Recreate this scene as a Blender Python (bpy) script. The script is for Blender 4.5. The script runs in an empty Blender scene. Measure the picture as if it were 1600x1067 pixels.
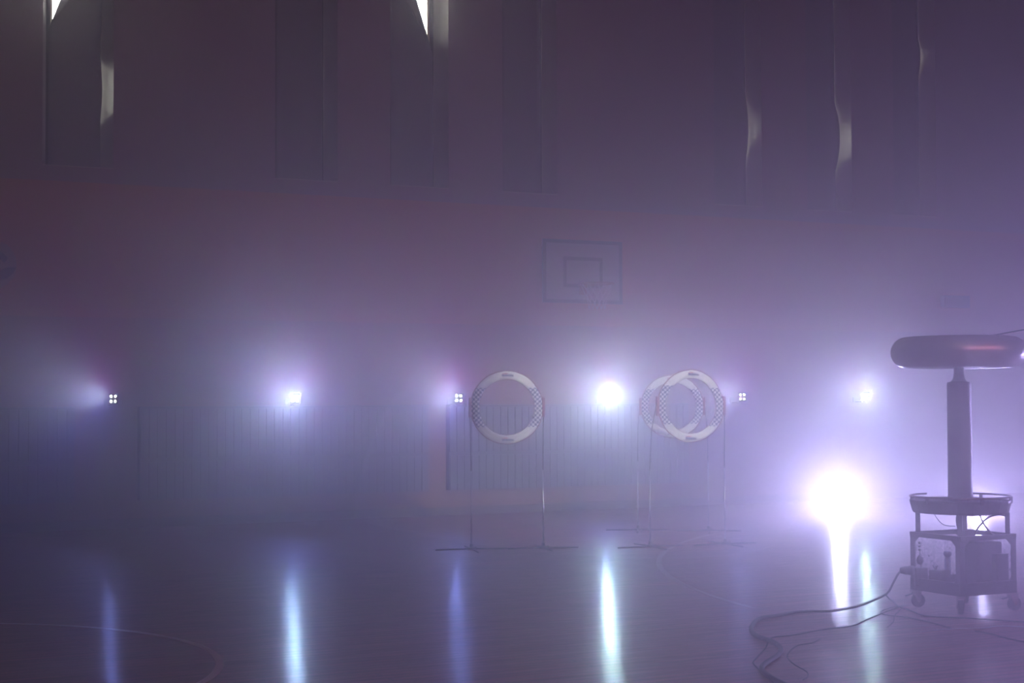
import bpy, bmesh, math, random
from mathutils import Vector, Matrix
random.seed(7)
sc = bpy.context.scene
COL = sc.collection
PI = math.pi

# ------------------------------------------------------------------ camera
EYE = Vector((0, 0, 1.55))
YAW = math.radians(27.12)          # the gym wall runs away to the right
FPX = 2600.0                       # focal length in pixels of the 1600 px frame
WALL_Y = 19.937                    # inner face of the long wall
_p, _r = math.atan(86.8 / FPX), math.radians(0.24)
_f0 = Vector((math.sin(YAW), math.cos(YAW), 0))
_r0 = Vector((math.cos(YAW), -math.sin(YAW), 0))
_u0 = Vector((0, 0, 1))
_f = _f0 * math.cos(_p) + _u0 * math.sin(_p)
_u = _u0 * math.cos(_p) - _f0 * math.sin(_p)
CR = _r0 * math.cos(_r) - _u * math.sin(_r)
CU = _u * math.cos(_r) + _r0 * math.sin(_r)
cam = bpy.data.objects.new('camera', bpy.data.cameras.new('camera'))
COL.objects.link(cam)
cam.data.sensor_width = 36.0
cam.data.lens = FPX / 1600 * 36.0
cam.data.clip_start, cam.data.clip_end = 0.1, 200
cam.matrix_world = Matrix(((CR.x, CU.x, -_f.x, EYE.x), (CR.y, CU.y, -_f.y, EYE.y),
                           (CR.z, CU.z, -_f.z, EYE.z), (0, 0, 0, 1)))
sc.camera = cam

def ray(x, y): return _f * FPX + CR * (x - 800) + CU * (533.5 - y)
def on_floor(x, y, z=0.0):
    d = ray(x, y); return EYE + d * ((z - EYE.z) / d.z)
def on_wall(x, y, off=0.0):
    d = ray(x, y); return EYE + d * ((WALL_Y - off) / d.y)
def at_depth(x, y, dist):
    d = ray(x, y); return EYE + d * (dist / d.dot(_f0))

# ------------------------------------------------------------------ light and exposure
sc.view_settings.view_transform = 'Standard'
sc.view_settings.look = 'None'
sc.view_settings.gamma = 1
sc.view_settings.use_curve_mapping = False
sc.view_settings.exposure = 0.0
sc.cycles.use_denoising = True
sc.cycles.volume_bounces = 0
sc.cycles.use_adaptive_sampling = False
sc.cycles.max_bounces = 6
sc.cycles.diffuse_bounces = 2
sc.cycles.glossy_bounces = 3
sc.cycles.transparent_max_bounces = 8
sc.cycles.sample_clamp_indirect = 4.0

world = bpy.data.worlds.new('world'); sc.world = world
world.use_nodes = True
_bg = world.node_tree.nodes['Background']
_bg.inputs['Color'].default_value = (1.0, 0.98, 0.93, 1)      # bright overcast day outside
_bg.inputs['Strength'].default_value = 45

def lamp(name, kind, loc, aim, energy, color, size=0.1, spot=60, blend=0.6, size_y=None):
    L = bpy.data.lights.new(name, kind); L.energy = energy; L.color = color
    if kind == 'AREA':
        L.size = size
        if size_y: L.shape = 'RECTANGLE'; L.size_y = size_y
    else:
        L.shadow_soft_size = size
        if kind == 'SPOT': L.spot_size = math.radians(spot); L.spot_blend = blend
    o = bpy.data.objects.new(name, L); COL.objects.link(o); o.location = loc
    o.rotation_euler = (Vector(aim) - Vector(loc)).to_track_quat('-Z', 'Y').to_euler()
    return o

# added pink area fill behind the camera, lifting walls and floor
lamp('pink_fill_behind', 'AREA', (9, -2.6, 6.2), (9, 19.9, 3.6), 275, (1.0, 0.25, 0.28), 16, size_y=2.4)

# added violet fill, unseen on the right, to lift the haze before the coil
lamp('violet_fill', 'SPOT', (15.5, 11.0, 1.1), (5.5, 6.0, .65), 2500, (.52, .38, 1.0), .15, 44, 1.0)
# added spot behind the camera, out of view, brightening the fabric hoops
lamp('hoop_fill', 'SPOT', (4.5, -2.6, 7.6), (9.2, 15, 1.5), 34000, (1.0, .90, .98), .1, 11.5, .6)

# ------------------------------------------------------------------ helpers
def link(name, me, mat=None, parent=None):
    o = bpy.data.objects.new(name, me); COL.objects.link(o)
    if mat is not None and not me.materials:
        for m in (mat if isinstance(mat, (list, tuple)) else [mat]): me.materials.append(m)
    if parent is not None: o.parent = parent
    return o

class MB:
    def __init__(s): s.v, s.f, s.m = [], [], []
    def add(s, vs, fs, mi=0):
        b = len(s.v); s.v += [tuple(v) for v in vs]
        s.f += [tuple(b + i for i in f) for f in fs]; s.m += [mi] * len(fs); return s
    def box(s, x0, x1, y0, y1, z0, z1, mi=0, mat=None):
        vs = [Vector((x, y, z)) for z in (z0, z1) for y in (y0, y1) for x in (x0, x1)]
        if mat is not None: vs = [mat @ v for v in vs]
        return s.add(vs, [(0, 2, 3, 1), (4, 5, 7, 6), (0, 1, 5, 4), (2, 6, 7, 3), (0, 4, 6, 2), (1, 3, 7, 5)], mi)
    def bar(s, a, b, w, h=None, mi=0, up=(0, 0, 1)):
        a, b = Vector(a), Vector(b); h = h or w
        d = (b - a).normalized(); upv = Vector(up)
        if abs(d.dot(upv)) > .98: upv = Vector((1, 0, 0))
        sx = d.cross(upv).normalized(); sy = sx.cross(d)
        vs = [p + sx * i * w / 2 + sy * j * h / 2 for p in (a, b) for i, j in ((-1, -1), (1, -1), (1, 1), (-1, 1))]
        return s.add(vs, [(3, 2, 1, 0), (4, 5, 6, 7), (0, 1, 5, 4), (1, 2, 6, 5), (2, 3, 7, 6), (3, 0, 4, 7)], mi)
    def tube(s, pts, r, n=8, closed=False, mi=0):
        pts = [Vector(p) for p in pts]; k = len(pts)
        rs = r if isinstance(r, (list, tuple)) else [r] * k
        vs, prev = [], None
        for i, p in enumerate(pts):
            if closed: d = pts[(i + 1) % k] - pts[i - 1]
            else: d = pts[min(i + 1, k - 1)] - pts[max(i - 1, 0)]
            d.normalize()
            if prev is None:
                ref = Vector((0, 0, 1)) if abs(d.z) < .9 else Vector((1, 0, 0))
                x = d.cross(ref).normalized()
            else: x = (prev - d * prev.dot(d)).normalized()
            prev = x; y = d.cross(x)
            vs += [p + (x * math.cos(2 * PI * j / n) + y * math.sin(2 * PI * j / n)) * rs[i] for j in range(n)]
        fs = []
        for i in range(k if closed else k - 1):
            a, b = i * n, ((i + 1) % k) * n
            fs += [(a + j, a + (j + 1) % n, b + (j + 1) % n, b + j) for j in range(n)]
        if not closed: fs += [tuple(range(n - 1, -1, -1)), tuple((k - 1) * n + j for j in range(n))]
        return s.add(vs, fs, mi)
    def lathe(s, prof, n=32, mat=None, mi=0, closed=False):
        vs = []
        for r, z in prof:
            for j in range(n):
                v = Vector((r * math.cos(2 * PI * j / n), r * math.sin(2 * PI * j / n), z))
                vs.append(mat @ v if mat is not None else v)
        fs, k = [], len(prof)
        for i in range(k if closed else k - 1):
            a, b = i * n, ((i + 1) % k) * n
            fs += [(a + j, a + (j + 1) % n, b + (j + 1) % n, b + j) for j in range(n)]
        if not closed:
            if prof[0][0] > 1e-6: fs.append(tuple(range(n - 1, -1, -1)))
            if prof[-1][0] > 1e-6: fs.append(tuple((k - 1) * n + j for j in range(n)))
        return s.add(vs, fs, mi)
    def prism(s, poly, y0, y1, mi=0, mat=None):
        # polygon in local (x, z), extruded along y
        k = len(poly)
        vs = [Vector((x, y, z)) for y in (y0, y1) for x, z in poly]
        if mat is not None: vs = [mat @ v for v in vs]
        fs = [tuple(range(k)), tuple(range(2 * k - 1, k - 1, -1))]
        fs += [(i, i + k, (i + 1) % k + k, (i + 1) % k) for i in range(k)]
        return s.add(vs, fs, mi)
    def mesh(s, name, smooth=False, bevel=0, weld=False):
        me = bpy.data.meshes.new(name); me.from_pydata(s.v, [], s.f)
        bm = bmesh.new(); bm.from_mesh(me)
        for f, m in zip(bm.faces, s.m): f.material_index = m; f.smooth = smooth
        if weld: bmesh.ops.remove_doubles(bm, verts=bm.verts, dist=1e-5)
        bmesh.ops.recalc_face_normals(bm, faces=bm.faces)
        if bevel:
            es = [e for e in bm.edges if len(e.link_faces) == 2 and e.calc_face_angle(0) > .6]
            bmesh.ops.bevel(bm, geom=es, offset=bevel, segments=2, affect='EDGES', profile=.6)
        bm.to_mesh(me); bm.free(); return me
    def build(s, name, mat, parent=None, smooth=False, bevel=0, weld=False):
        return link(name, s.mesh(name, smooth, bevel, weld), mat, parent)

def empty(name, loc, rz=0.0):
    o = bpy.data.objects.new(name, None); COL.objects.link(o)
    o.location = loc; o.rotation_euler = (0, 0, rz); o.empty_display_size = .2; return o
def tag(o, label, cat=None, group=None, kind=None):
    o['label'] = label
    if cat: o['category'] = cat
    if group: o['group'] = group
    if kind: o['kind'] = kind
    return o
def structure(o, label=None):
    o['kind'] = 'structure'
    if label: o['label'] = label
    return o
def copy_tree(o, parent=None):
    c = o.copy(); COL.objects.link(c); c.parent = parent
    for ch in list(o.children): copy_tree(ch, c)
    return c
def smooth_path(pts, steps=6):
    P = [Vector(p) for p in pts]; out = []
    for i in range(len(P) - 1):
        a, b, c, d = P[max(i - 1, 0)], P[i], P[i + 1], P[min(i + 2, len(P) - 1)]
        for k in range(steps):
            t = k / steps
            out.append(.5 * ((2 * b) + (c - a) * t + (2 * a - 5 * b + 4 * c - d) * t * t + (3 * b - a - 3 * c + d) * t ** 3))
    out.append(P[-1]); return out

def mat(name, color, rough=.6, metal=0, spec=.5, noise=0, scale=8, bump=0, bscale=40, emit=None, estr=0, stretch=None):
    m = bpy.data.materials.new(name); m.use_nodes = True
    nt = m.node_tree; b = nt.nodes['Principled BSDF']
    b.inputs['Base Color'].default_value = (*color, 1); b.inputs['Roughness'].default_value = rough
    b.inputs['Metallic'].default_value = metal; b.inputs['Specular IOR Level'].default_value = spec
    if noise or bump:
        tc = nt.nodes.new('ShaderNodeTexCoord'); mp = nt.nodes.new('ShaderNodeMapping')
        nt.links.new(tc.outputs['Object'], mp.inputs['Vector'])
        if stretch: mp.inputs['Scale'].default_value = stretch
    if noise:
        n = nt.nodes.new('ShaderNodeTexNoise'); n.inputs['Scale'].default_value = scale; n.inputs['Detail'].default_value = 6
        r = nt.nodes.new('ShaderNodeMix'); r.data_type = 'RGBA'
        r.inputs['A'].default_value = (*[c * (1 - noise) for c in color], 1)
        r.inputs['B'].default_value = (*[min(1, c * (1 + noise)) for c in color], 1)
        nt.links.new(mp.outputs['Vector'], n.inputs['Vector'])
        nt.links.new(n.outputs['Fac'], r.inputs['Factor']); nt.links.new(r.outputs['Result'], b.inputs['Base Color'])
    if bump:
        n = nt.nodes.new('ShaderNodeTexNoise'); n.inputs['Scale'].default_value = bscale; n.inputs['Detail'].default_value = 4
        bp = nt.nodes.new('ShaderNodeBump'); bp.inputs['Strength'].default_value = bump; bp.inputs['Distance'].default_value = .01
        nt.links.new(mp.outputs['Vector'], n.inputs['Vector'])
        nt.links.new(n.outputs['Fac'], bp.inputs['Height']); nt.links.new(bp.outputs['Normal'], b.inputs['Normal'])
    if emit:
        b.inputs['Emission Color'].default_value = (*emit, 1); b.inputs['Emission Strength'].default_value = estr
    if emit: m.cycles.emission_sampling = 'NONE'          # the beams carry the light; the lenses only have to be seen
    return m

M = {}
M['plaster'] = mat('upper_wall_paint', (.27, .19, .225), .85, noise=.10, scale=1.3, bump=.15, bscale=30)
M['orange'] = mat('lower_wall_paint', (.43, .165, .115), .7, noise=.10, scale=1.1, bump=.15, bscale=30)
M['dado'] = mat('dull_brown_oil_paint', (.27, .125, .11), .55, noise=.10, scale=1.3, bump=.1, bscale=30)
M['reveal'] = mat('reveal_paint', (.38, .35, .32), .8, noise=.06, scale=3)
M['ceiling'] = mat('ceiling_paint', (.5, .48, .48), .9, noise=.05)
M['base'] = mat('baseboard_paint', (.12, .08, .07), .5, noise=.1)
M['sheet'] = mat('blackout_fabric', (.20, .20, .22), .9, noise=.12, scale=2, bump=.2, bscale=14)
M['sheet_b'] = mat('blackout_fabric_plum', (.19, .17, .19), .9, noise=.12, scale=2, bump=.2, bscale=14)
M['frame_wood'] = mat('window_frame_paint', (.55, .48, .36), .6, noise=.1)
M['frame_dark'] = mat('window_frame_dark', (.015, .014, .018), .6, noise=.1)
M['slat'] = mat('guard_slat_paint', (.14, .125, .175), .6, noise=.15, scale=5)
M['guard'] = mat('guard_frame_paint', (.07, .065, .095), .6, noise=.15, scale=5)
M['black'] = mat('black_plastic', (.02, .02, .024), .45, noise=.2)
M['rubber'] = mat('black_rubber', (.012, .012, .016), .6, noise=.2, bump=.1, bscale=60)
M['blackmetal'] = mat('dark_painted_steel', (.035, .035, .045), .4, .3, noise=.2)
M['steel'] = mat('bare_steel', (.55, .55, .58), .28, 1, noise=.1)
M['zinc'] = mat('zinc_hardware', (.5, .5, .5), .22, 1, noise=.1)
M['alu'] = mat('spun_aluminium', (.60, .58, .60), .34, 1, noise=.06, scale=6, bump=.05, bscale=12, stretch=(1, 1, 14))
M['white_line'] = mat('court_line_paint', (.86, .84, .88), .3, noise=.12, scale=6)
M['dimmed_line'] = mat('dimmed_court_line_paint', (.36, .24, .23), .35, noise=.3, scale=5)  # line paint darkened to offset the added spots falling on the arc
M['fabric_red'] = mat('red_webbing', (.26, .06, .09), .8, noise=.2, scale=20)
M['piping'] = mat('dark_red_piping', (.22, .05, .09), .8, noise=.2, scale=20)
M['board'] = mat('backboard_white', (.30, .27, .30), .6, noise=.06, scale=2)
M['board_line'] = mat('backboard_black_paint', (.04, .04, .06), .6, noise=.1)
M['rim'] = mat('rim_paint', (.20, .07, .04), .5, noise=.2)
M['net'] = mat('net_cord', (.42, .42, .45), .9, noise=.1)

def pane_material():
    m = bpy.data.materials.new('window_glass'); m.use_nodes = True; nt = m.node_tree
    nt.nodes.remove(nt.nodes['Principled BSDF'])
    t = nt.nodes.new('ShaderNodeBsdfTransparent'); g = nt.nodes.new('ShaderNodeBsdfGlossy'); g.inputs['Roughness'].default_value = .05
    t.inputs['Color'].default_value = (.95, .96, .95, 1)
    fr = nt.nodes.new('ShaderNodeFresnel'); fr.inputs['IOR'].default_value = 1.45
    mx = nt.nodes.new('ShaderNodeMixShader')
    nt.links.new(fr.outputs[0], mx.inputs[0]); nt.links.new(t.outputs[0], mx.inputs[1]); nt.links.new(g.outputs[0], mx.inputs[2])
    nt.links.new(mx.outputs[0], nt.nodes['Material Output'].inputs['Surface']); return m
M['pane'] = pane_material()

def film_material():
    m = bpy.data.materials.new('clear_plastic_panel'); m.use_nodes = True; nt = m.node_tree
    nt.nodes.remove(nt.nodes['Principled BSDF'])
    t = nt.nodes.new('ShaderNodeBsdfTransparent'); t.inputs['Color'].default_value = (.95, .95, .97, 1)
    g = nt.nodes.new('ShaderNodeBsdfGlossy'); g.inputs['Roughness'].default_value = .2
    d = nt.nodes.new('ShaderNodeBsdfTranslucent'); d.inputs['Color'].default_value = (.8, .8, .85, 1)
    tc = nt.nodes.new('ShaderNodeTexCoord'); n = nt.nodes.new('ShaderNodeTexNoise'); n.inputs['Scale'].default_value = 45; n.inputs['Detail'].default_value = 6
    rp = nt.nodes.new('ShaderNodeValToRGB'); rp.color_ramp.elements[0].position = .42; rp.color_ramp.elements[1].position = .72
    rp.color_ramp.elements[0].color = (0, 0, 0, 1); rp.color_ramp.elements[1].color = (.35, .35, .35, 1)
    m1 = nt.nodes.new('ShaderNodeMixShader'); m2 = nt.nodes.new('ShaderNodeMixShader'); m2.inputs[0].default_value = .05
    bp = nt.nodes.new('ShaderNodeBump'); bp.inputs['Strength'].default_value = .5
    nt.links.new(tc.outputs['Object'], n.inputs['Vector']); nt.links.new(n.outputs['Fac'], rp.inputs[0])
    nt.links.new(n.outputs['Fac'], bp.inputs['Height']); nt.links.new(bp.outputs[0], g.inputs['Normal'])
    nt.links.new(rp.outputs[0], m1.inputs[0]); nt.links.new(t.outputs[0], m1.inputs[1]); nt.links.new(d.outputs[0], m1.inputs[2])
    nt.links.new(m1.outputs[0], m2.inputs[1]); nt.links.new(g.outputs[0], m2.inputs[2])
    nt.links.new(m2.outputs[0], nt.nodes['Material Output'].inputs['Surface']); return m
M['film'] = film_material()

def floor_material():
    m = bpy.data.materials.new('varnished_floor_boards'); m.use_nodes = True; nt = m.node_tree
    b = nt.nodes['Principled BSDF']; N = nt.nodes.new; L = nt.links.new
    tc = N('ShaderNodeTexCoord')
    br = N('ShaderNodeTexBrick'); br.inputs['Scale'].default_value = 1.0
    br.inputs['Brick Width'].default_value = 2.4; br.inputs['Row Height'].default_value = .09
    br.inputs['Mortar Size'].default_value = .006; br.inputs['Mortar Smooth'].default_value = .3; br.inputs['Bias'].default_value = 0
    br.inputs['Color1'].default_value = (.50, .13, .13, 1); br.inputs['Color2'].default_value = (.36, .09, .09, 1)
    br.inputs['Mortar'].default_value = (.05, .025, .02, 1)
    mp = N('ShaderNodeMapping'); mp.inputs['Scale'].default_value = (.9, 6, 1)
    gr = N('ShaderNodeTexNoise'); gr.inputs['Scale'].default_value = 2.0; gr.inputs['Detail'].default_value = 8
    mx = N('ShaderNodeMix'); mx.data_type = 'RGBA'; mx.blend_type = 'MULTIPLY'; mx.inputs['Factor'].default_value = .75
    rp = N('ShaderNodeValToRGB'); rp.color_ramp.elements[0].position = .3; rp.color_ramp.elements[0].color = (.45, .45, .45, 1); rp.color_ramp.elements[1].position = .75
    L(tc.outputs['Object'], br.inputs['Vector']); L(tc.outputs['Object'], mp.inputs['Vector']); L(mp.outputs[0], gr.inputs['Vector'])
    L(gr.outputs['Fac'], rp.inputs[0]); L(br.outputs['Color'], mx.inputs['A']); L(rp.outputs[0], mx.inputs['B']); L(mx.outputs['Result'], b.inputs['Base Color'])
    # relief: uneven, hand-worn varnish over the board seams
    w2 = N('ShaderNodeMapping'); w2.inputs['Scale'].default_value = (3.0, 12, 1)
    n2 = N('ShaderNodeTexNoise'); n2.inputs['Scale'].default_value = 1.0; n2.inputs['Detail'].default_value = 4; n2.inputs['Roughness'].default_value = .6
    L(tc.outputs['Object'], w2.inputs['Vector']); L(w2.outputs[0], n2.inputs['Vector'])
    b1 = N('ShaderNodeBump'); b1.inputs['Strength'].default_value = 1.0; b1.inputs['Distance'].default_value = .004
    b2 = N('ShaderNodeBump'); b2.inputs['Strength'].default_value = .6; b2.inputs['Distance'].default_value = .002; b2.invert = True
    L(n2.outputs['Fac'], b1.inputs['Height']); L(br.outputs['Fac'], b2.inputs['Height']); L(b1.outputs[0], b2.inputs['Normal']); L(b2.outputs[0], b.inputs['Normal'])
    L(b2.outputs[0], b.inputs['Coat Normal'])
    rr = N('ShaderNodeMapRange'); rr.inputs['To Min'].default_value = .34; rr.inputs['To Max'].default_value = .52
    L(gr.outputs['Fac'], rr.inputs['Value']); L(rr.outputs[0], b.inputs['Roughness'])
    # worn varnish: the gloss changes from board to board and along the scuffs
    w3 = N('ShaderNodeMapping'); w3.inputs['Scale'].default_value = (2.2, 13, 1)
    n3 = N('ShaderNodeTexNoise'); n3.inputs['Scale'].default_value = 1.0; n3.inputs['Detail'].default_value = 3; n3.inputs['Roughness'].default_value = .65
    cw = N('ShaderNodeMapRange')
    for k, v in zip(('From Min', 'From Max', 'To Min', 'To Max'), (.36, .64, .02, .75)): cw.inputs[k].default_value = v
    L(tc.outputs['Object'], w3.inputs['Vector']); L(w3.outputs[0], n3.inputs['Vector']); L(n3.outputs['Fac'], cw.inputs['Value']); L(cw.outputs[0], b.inputs['Coat Weight'])
    b.inputs['Coat Roughness'].default_value = .15
    b.inputs['Specular IOR Level'].default_value = 1.0
    return m
M['floor'] = floor_material()

# ------------------------------------------------------------------ room shell
X0, X1, Y0, Y1, ZC = -5.0, 25.0, -3.2, WALL_Y, 8.6
def slab(name, b, m): return structure(MB().box(*b).build(name, m))
fl = slab('floor', (X0 - .3, X1 + .3, Y0 - .3, Y1 + .7, -.25, 0), M['floor'])
fl['label'] = 'dark varnished wooden gym floor with glossy light reflections'
slab('ceiling', (X0 - .3, X1 + .3, Y0 - .3, Y1 + .7, ZC, ZC + .25), M['ceiling'])
slab('wall_left', (X0 - .3, X0, Y0 - .3, Y1 + .7, 0, ZC), M['plaster'])
slab('wall_right', (X1, X1 + .3, Y0 - .3, Y1 + .7, 0, ZC), M['plaster'])
slab('wall_front', (X0, X1, Y0 - .3, Y0, 0, ZC), M['plaster'])

# long wall with splayed window niches
ZLINE, ZW0, ZW1, NW, ND, WT = 4.13, 4.31, 8.3, .84, .28, .5
ZDADO = 2.52
SPL = .33 * ND                                  # each reveal leans in by this much
NICHES = [3.99, 6.87, 8.44, 10.08, 13.50, 15.15, 16.80]
def back_wall():
    b, y = MB(), WALL_Y
    b.box(X0, X1, y - .012, y + WT, ZDADO, ZLINE, 1)                   # lower wall, a little proud
    b.box(X0, X1, y - .012, y + WT, 0, ZDADO, 3)                       # dull oil paint below
    b.box(X0, X1, y, y + WT, ZLINE, ZW0, 0)
    b.box(X0, X1, y, y + WT, ZW1, ZC, 0)
    edges = [X0] + [e for n in NICHES for e in (n, n + NW)] + [X1]
    for i in range(0, len(edges), 2):                                  # piers between the niches
        a, c = edges[i], edges[i + 1]
        ba = a - SPL if i else a
        bc = c + SPL if i + 2 < len(edges) else c
        prof = [(a, y), (c, y), (bc, y + ND), (bc, y + WT), (ba, y + WT), (ba, y + ND)]
        v = [(px, py, z) for z in (ZW0, ZW1) for px, py in prof]
        b.add(v, [tuple(range(5, -1, -1)), tuple(range(6, 12))], 0)
        for j in range(6):
            b.add([v[j], v[(j + 1) % 6], v[(j + 1) % 6 + 6], v[j + 6]], [(0, 1, 2, 3)], 2 if j in (1, 5) else 0)
    return structure(b.build('wall_back', [M['plaster'], M['orange'], M['reveal'], M['dado']], weld=True),
                     'long gym wall, grey above and orange below, with narrow tall window niches')
back_wall()
structure(MB().box(X0, X1, WALL_Y - .035, WALL_Y - .012, 0, .11).build('baseboard_back', M['base'], bevel=.004))

# windows at the back of the niches; niche inner width runs from n+SPL to n+NW-SPL
for i, n in enumerate(NICHES):
    a, c, y = n + SPL, n + NW - SPL, WALL_Y + ND
    w = structure(MB().box(a, c, y + .055, y + .061, ZW0, ZW1).build('window_%d' % (i + 1), M['pane']))
    fr = MB()
    fr.box(a, a + .05, y, y + .09, ZW0, ZW1).box(c - .05, c, y, y + .09, ZW0, ZW1)
    fr.box(a, c, y, y + .09, ZW0, ZW0 + .06).box(a, c, y, y + .09, ZW1 - .06, ZW1)
    fr.build('window_frame', M['frame_dark'], w)
    z0 = 5.72
    sash = MB()
    for (q0, q1) in ((ZW0 + .06, z0), (z0 + .07, ZW1 - .06)):
        sash.box(a + .05, a + .08, y + .02, y + .08, q0, q1).box(c - .08, c - .05, y + .02, y + .08, q0, q1)
        sash.box(a + .08, c - .08, y + .02, y + .08, q0, q0 + .045).box(a + .08, c - .08, y + .02, y + .08, q1 - .045, q1)
    sash.build('sash', M['frame_wood'], w)
    MB().box(a + .05, c - .05, y, y + .085, z0, z0 + .07).build('transom', M['frame_dark'], w)
    MB().prism([(n, WALL_Y), (n + NW, WALL_Y), (c, y), (a, y)], ZW0, ZW0 + .012, mat=Matrix(((1, 0, 0, 0), (0, 0, 1, 0), (0, 1, 0, 0), (0, 0, 0, 1)))).build('window_sill', M['reveal'], w)
    p = lamp('portal_%d' % i, 'AREA', ((a + c) / 2, y + .12, (ZW0 + ZW1) / 2), ((a + c) / 2, 0, (ZW0 + ZW1) / 2), 1, (1, 1, 1), c - a, size_y=ZW1 - ZW0)
    p.data.cycles.is_portal = True

# ------------------------------------------------------------------ haze
HAZE_THIN, HAZE_BANK, HAZE_G = .015, .058, .80
def haze_material():
    m = bpy.data.materials.new('stage_haze'); m.use_nodes = True; nt = m.node_tree
    nt.nodes.remove(nt.nodes['Principled BSDF']); N = nt.nodes.new; L = nt.links.new
    s = N('ShaderNodeVolumeScatter'); s.inputs['Color'].default_value = (.97, .87, .98, 1)
    s.inputs['Anisotropy'].default_value = HAZE_G
    # the smoke lies thickest low down and towards the long wall, where the machines stand
    g = N('ShaderNodeNewGeometry'); x = N('ShaderNodeSeparateXYZ'); L(g.outputs['Position'], x.inputs[0])
    rz = N('ShaderNodeMapRange'); rz.interpolation_type = 'SMOOTHSTEP'
    for k, v in zip(('From Min', 'From Max', 'To Min', 'To Max'), (1.0, 4.2, 1, 0)): rz.inputs[k].default_value = v
    ry = N('ShaderNodeMapRange'); ry.interpolation_type = 'SMOOTHSTEP'
    for k, v in zip(('From Min', 'From Max', 'To Min', 'To Max'), (0, 9, .7, 1)): ry.inputs[k].default_value = v
    L(x.outputs['Z'], rz.inputs['Value']); L(x.outputs['Y'], ry.inputs['Value'])
    m1 = N('ShaderNodeMath'); m1.operation = 'MULTIPLY'; L(rz.outputs[0], m1.inputs[0]); L(ry.outputs[0], m1.inputs[1])
    m2 = N('ShaderNodeMath'); m2.operation = 'MULTIPLY_ADD'; L(m1.outputs[0], m2.inputs[0])
    m2.inputs[1].default_value = HAZE_BANK; m2.inputs[2].default_value = HAZE_THIN
    L(m2.outputs[0], s.inputs['Density'])
    L(s.outputs[0], nt.nodes['Material Output'].inputs['Volume']); return m
hz = MB().box(X0 - .1, X1 + .1, Y0 - .1, Y1 + .12, -.08, ZC + .08).build('haze', haze_material())
tag(hz, 'thin violet stage haze filling the whole gym', 'haze', kind='stuff')

# ------------------------------------------------------------------ stage lights along the wall
M['lens'] = mat('lit_led_lens', (1, 1, 1), .2, emit=(.93, .96, 1.0), estr=25)
def beams(c, d, power, tint, up=1.0):
    # white core, magenta thrown upwards, blue below
    for dz, col, pw, sp, bl in ((.14, tint, 2.0, 62, 1.0), (.60, (.95, .13, .80), 1.1, 100, 1.0), (-.12, (.24, .26, 1.0), 1.5, 85, 1.0)):
        lamp('stage_beam', 'SPOT', c, c + d + Vector((0, 0, dz)), power * pw * (up if dz > .3 else 1), col, .03, sp, bl)
def stage_light(px, py, aim, power, tint, label):
    p = on_wall(px, py, .26)
    base = Vector((p.x, WALL_Y - .012, p.z))
    t = tag(empty('stage_light', base), label, 'stage light', 'stage lights on the long wall')
    d = Vector(aim).normalized()
    T = Matrix.Translation((0, -.248, 0)) @ d.to_track_quat('Y', 'Z').to_matrix().to_4x4()
    MB().box(-.05, .05, -.012, 0, -.085, -.01).build('wall_plate', M['blackmetal'], t, bevel=.003)
    MB().bar((0, -.01, -.08), (0, -.248, -.08), .025, .012).build('bracket_arm', M['blackmetal'], t)
    y = MB()
    y.bar((-.078, -.248, -.09), (.078, -.248, -.09), .03, .006)
    y.bar((-.078, -.248, -.09), (-.078, -.248, 0), .006, .03).bar((.078, -.248, -.09), (.078, -.248, 0), .006, .03)
    y.build('yoke', M['blackmetal'], t)
    MB().box(-.065, .065, -.08, 0, -.065, .065, mat=T).build('housing', M['black'], t, bevel=.006)
    for sx in (-1, 1):
        for sz in (-1, 1):
            R = Matrix.Translation((sx * .030, 0, sz * .030)) @ Matrix.Rotation(-PI / 2, 4, 'X')
            MB().lathe([(.015, 0), (.015, .004), (.011, .007), (.0, .008)], 16, T @ R).build('lens', M['lens'], t, smooth=True)
    beams(base + Vector((0, -.248, 0)) + d * .03, d, power, tint, .5 if power > 75 and tint[0] == .74 else 1.0)
    return t
def aim_at(px, ang):
    """direction from the wall towards the camera, turned by ang degrees (positive: to the picture's left)"""
    p = on_wall(px, 621); d = (EYE - p); d.z = 0; d.normalize()
    return Matrix.Rotation(math.radians(-ang), 3, 'Z') @ d
for px, py, ang, pw, tint, lab in (
    (177, 623, 36, 86, (.74, .98, .96), 'small four-lens stage light, first from the left, its beam thrown to the left'),
    (461, 622.5, 13, 62, (.54, .78, 1.0), 'dazzling stage light with a wide blue-white glow, second from the left'),
    (717, 622, 27, 68, (.70, .88, 1.0), 'four-lens stage light beside the left edge of the nearest free-standing hoop'),
    (950, 621, 1, 80, (.72, 1.0, .97), 'stage light with a round pale glow between the two groups of hoops'),
    (1160, 620, 28, 62, (.72, .92, 1.0), 'four-lens stage light just right of the pair of overlapping hoops'),
    (1353, 619.2, 6, 62, (.72, .95, 1.0), 'stage light with a round glow next to the metal ring on the column')):
    stage_light(px, py, aim_at(px, ang), pw, tint, lab)

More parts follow.
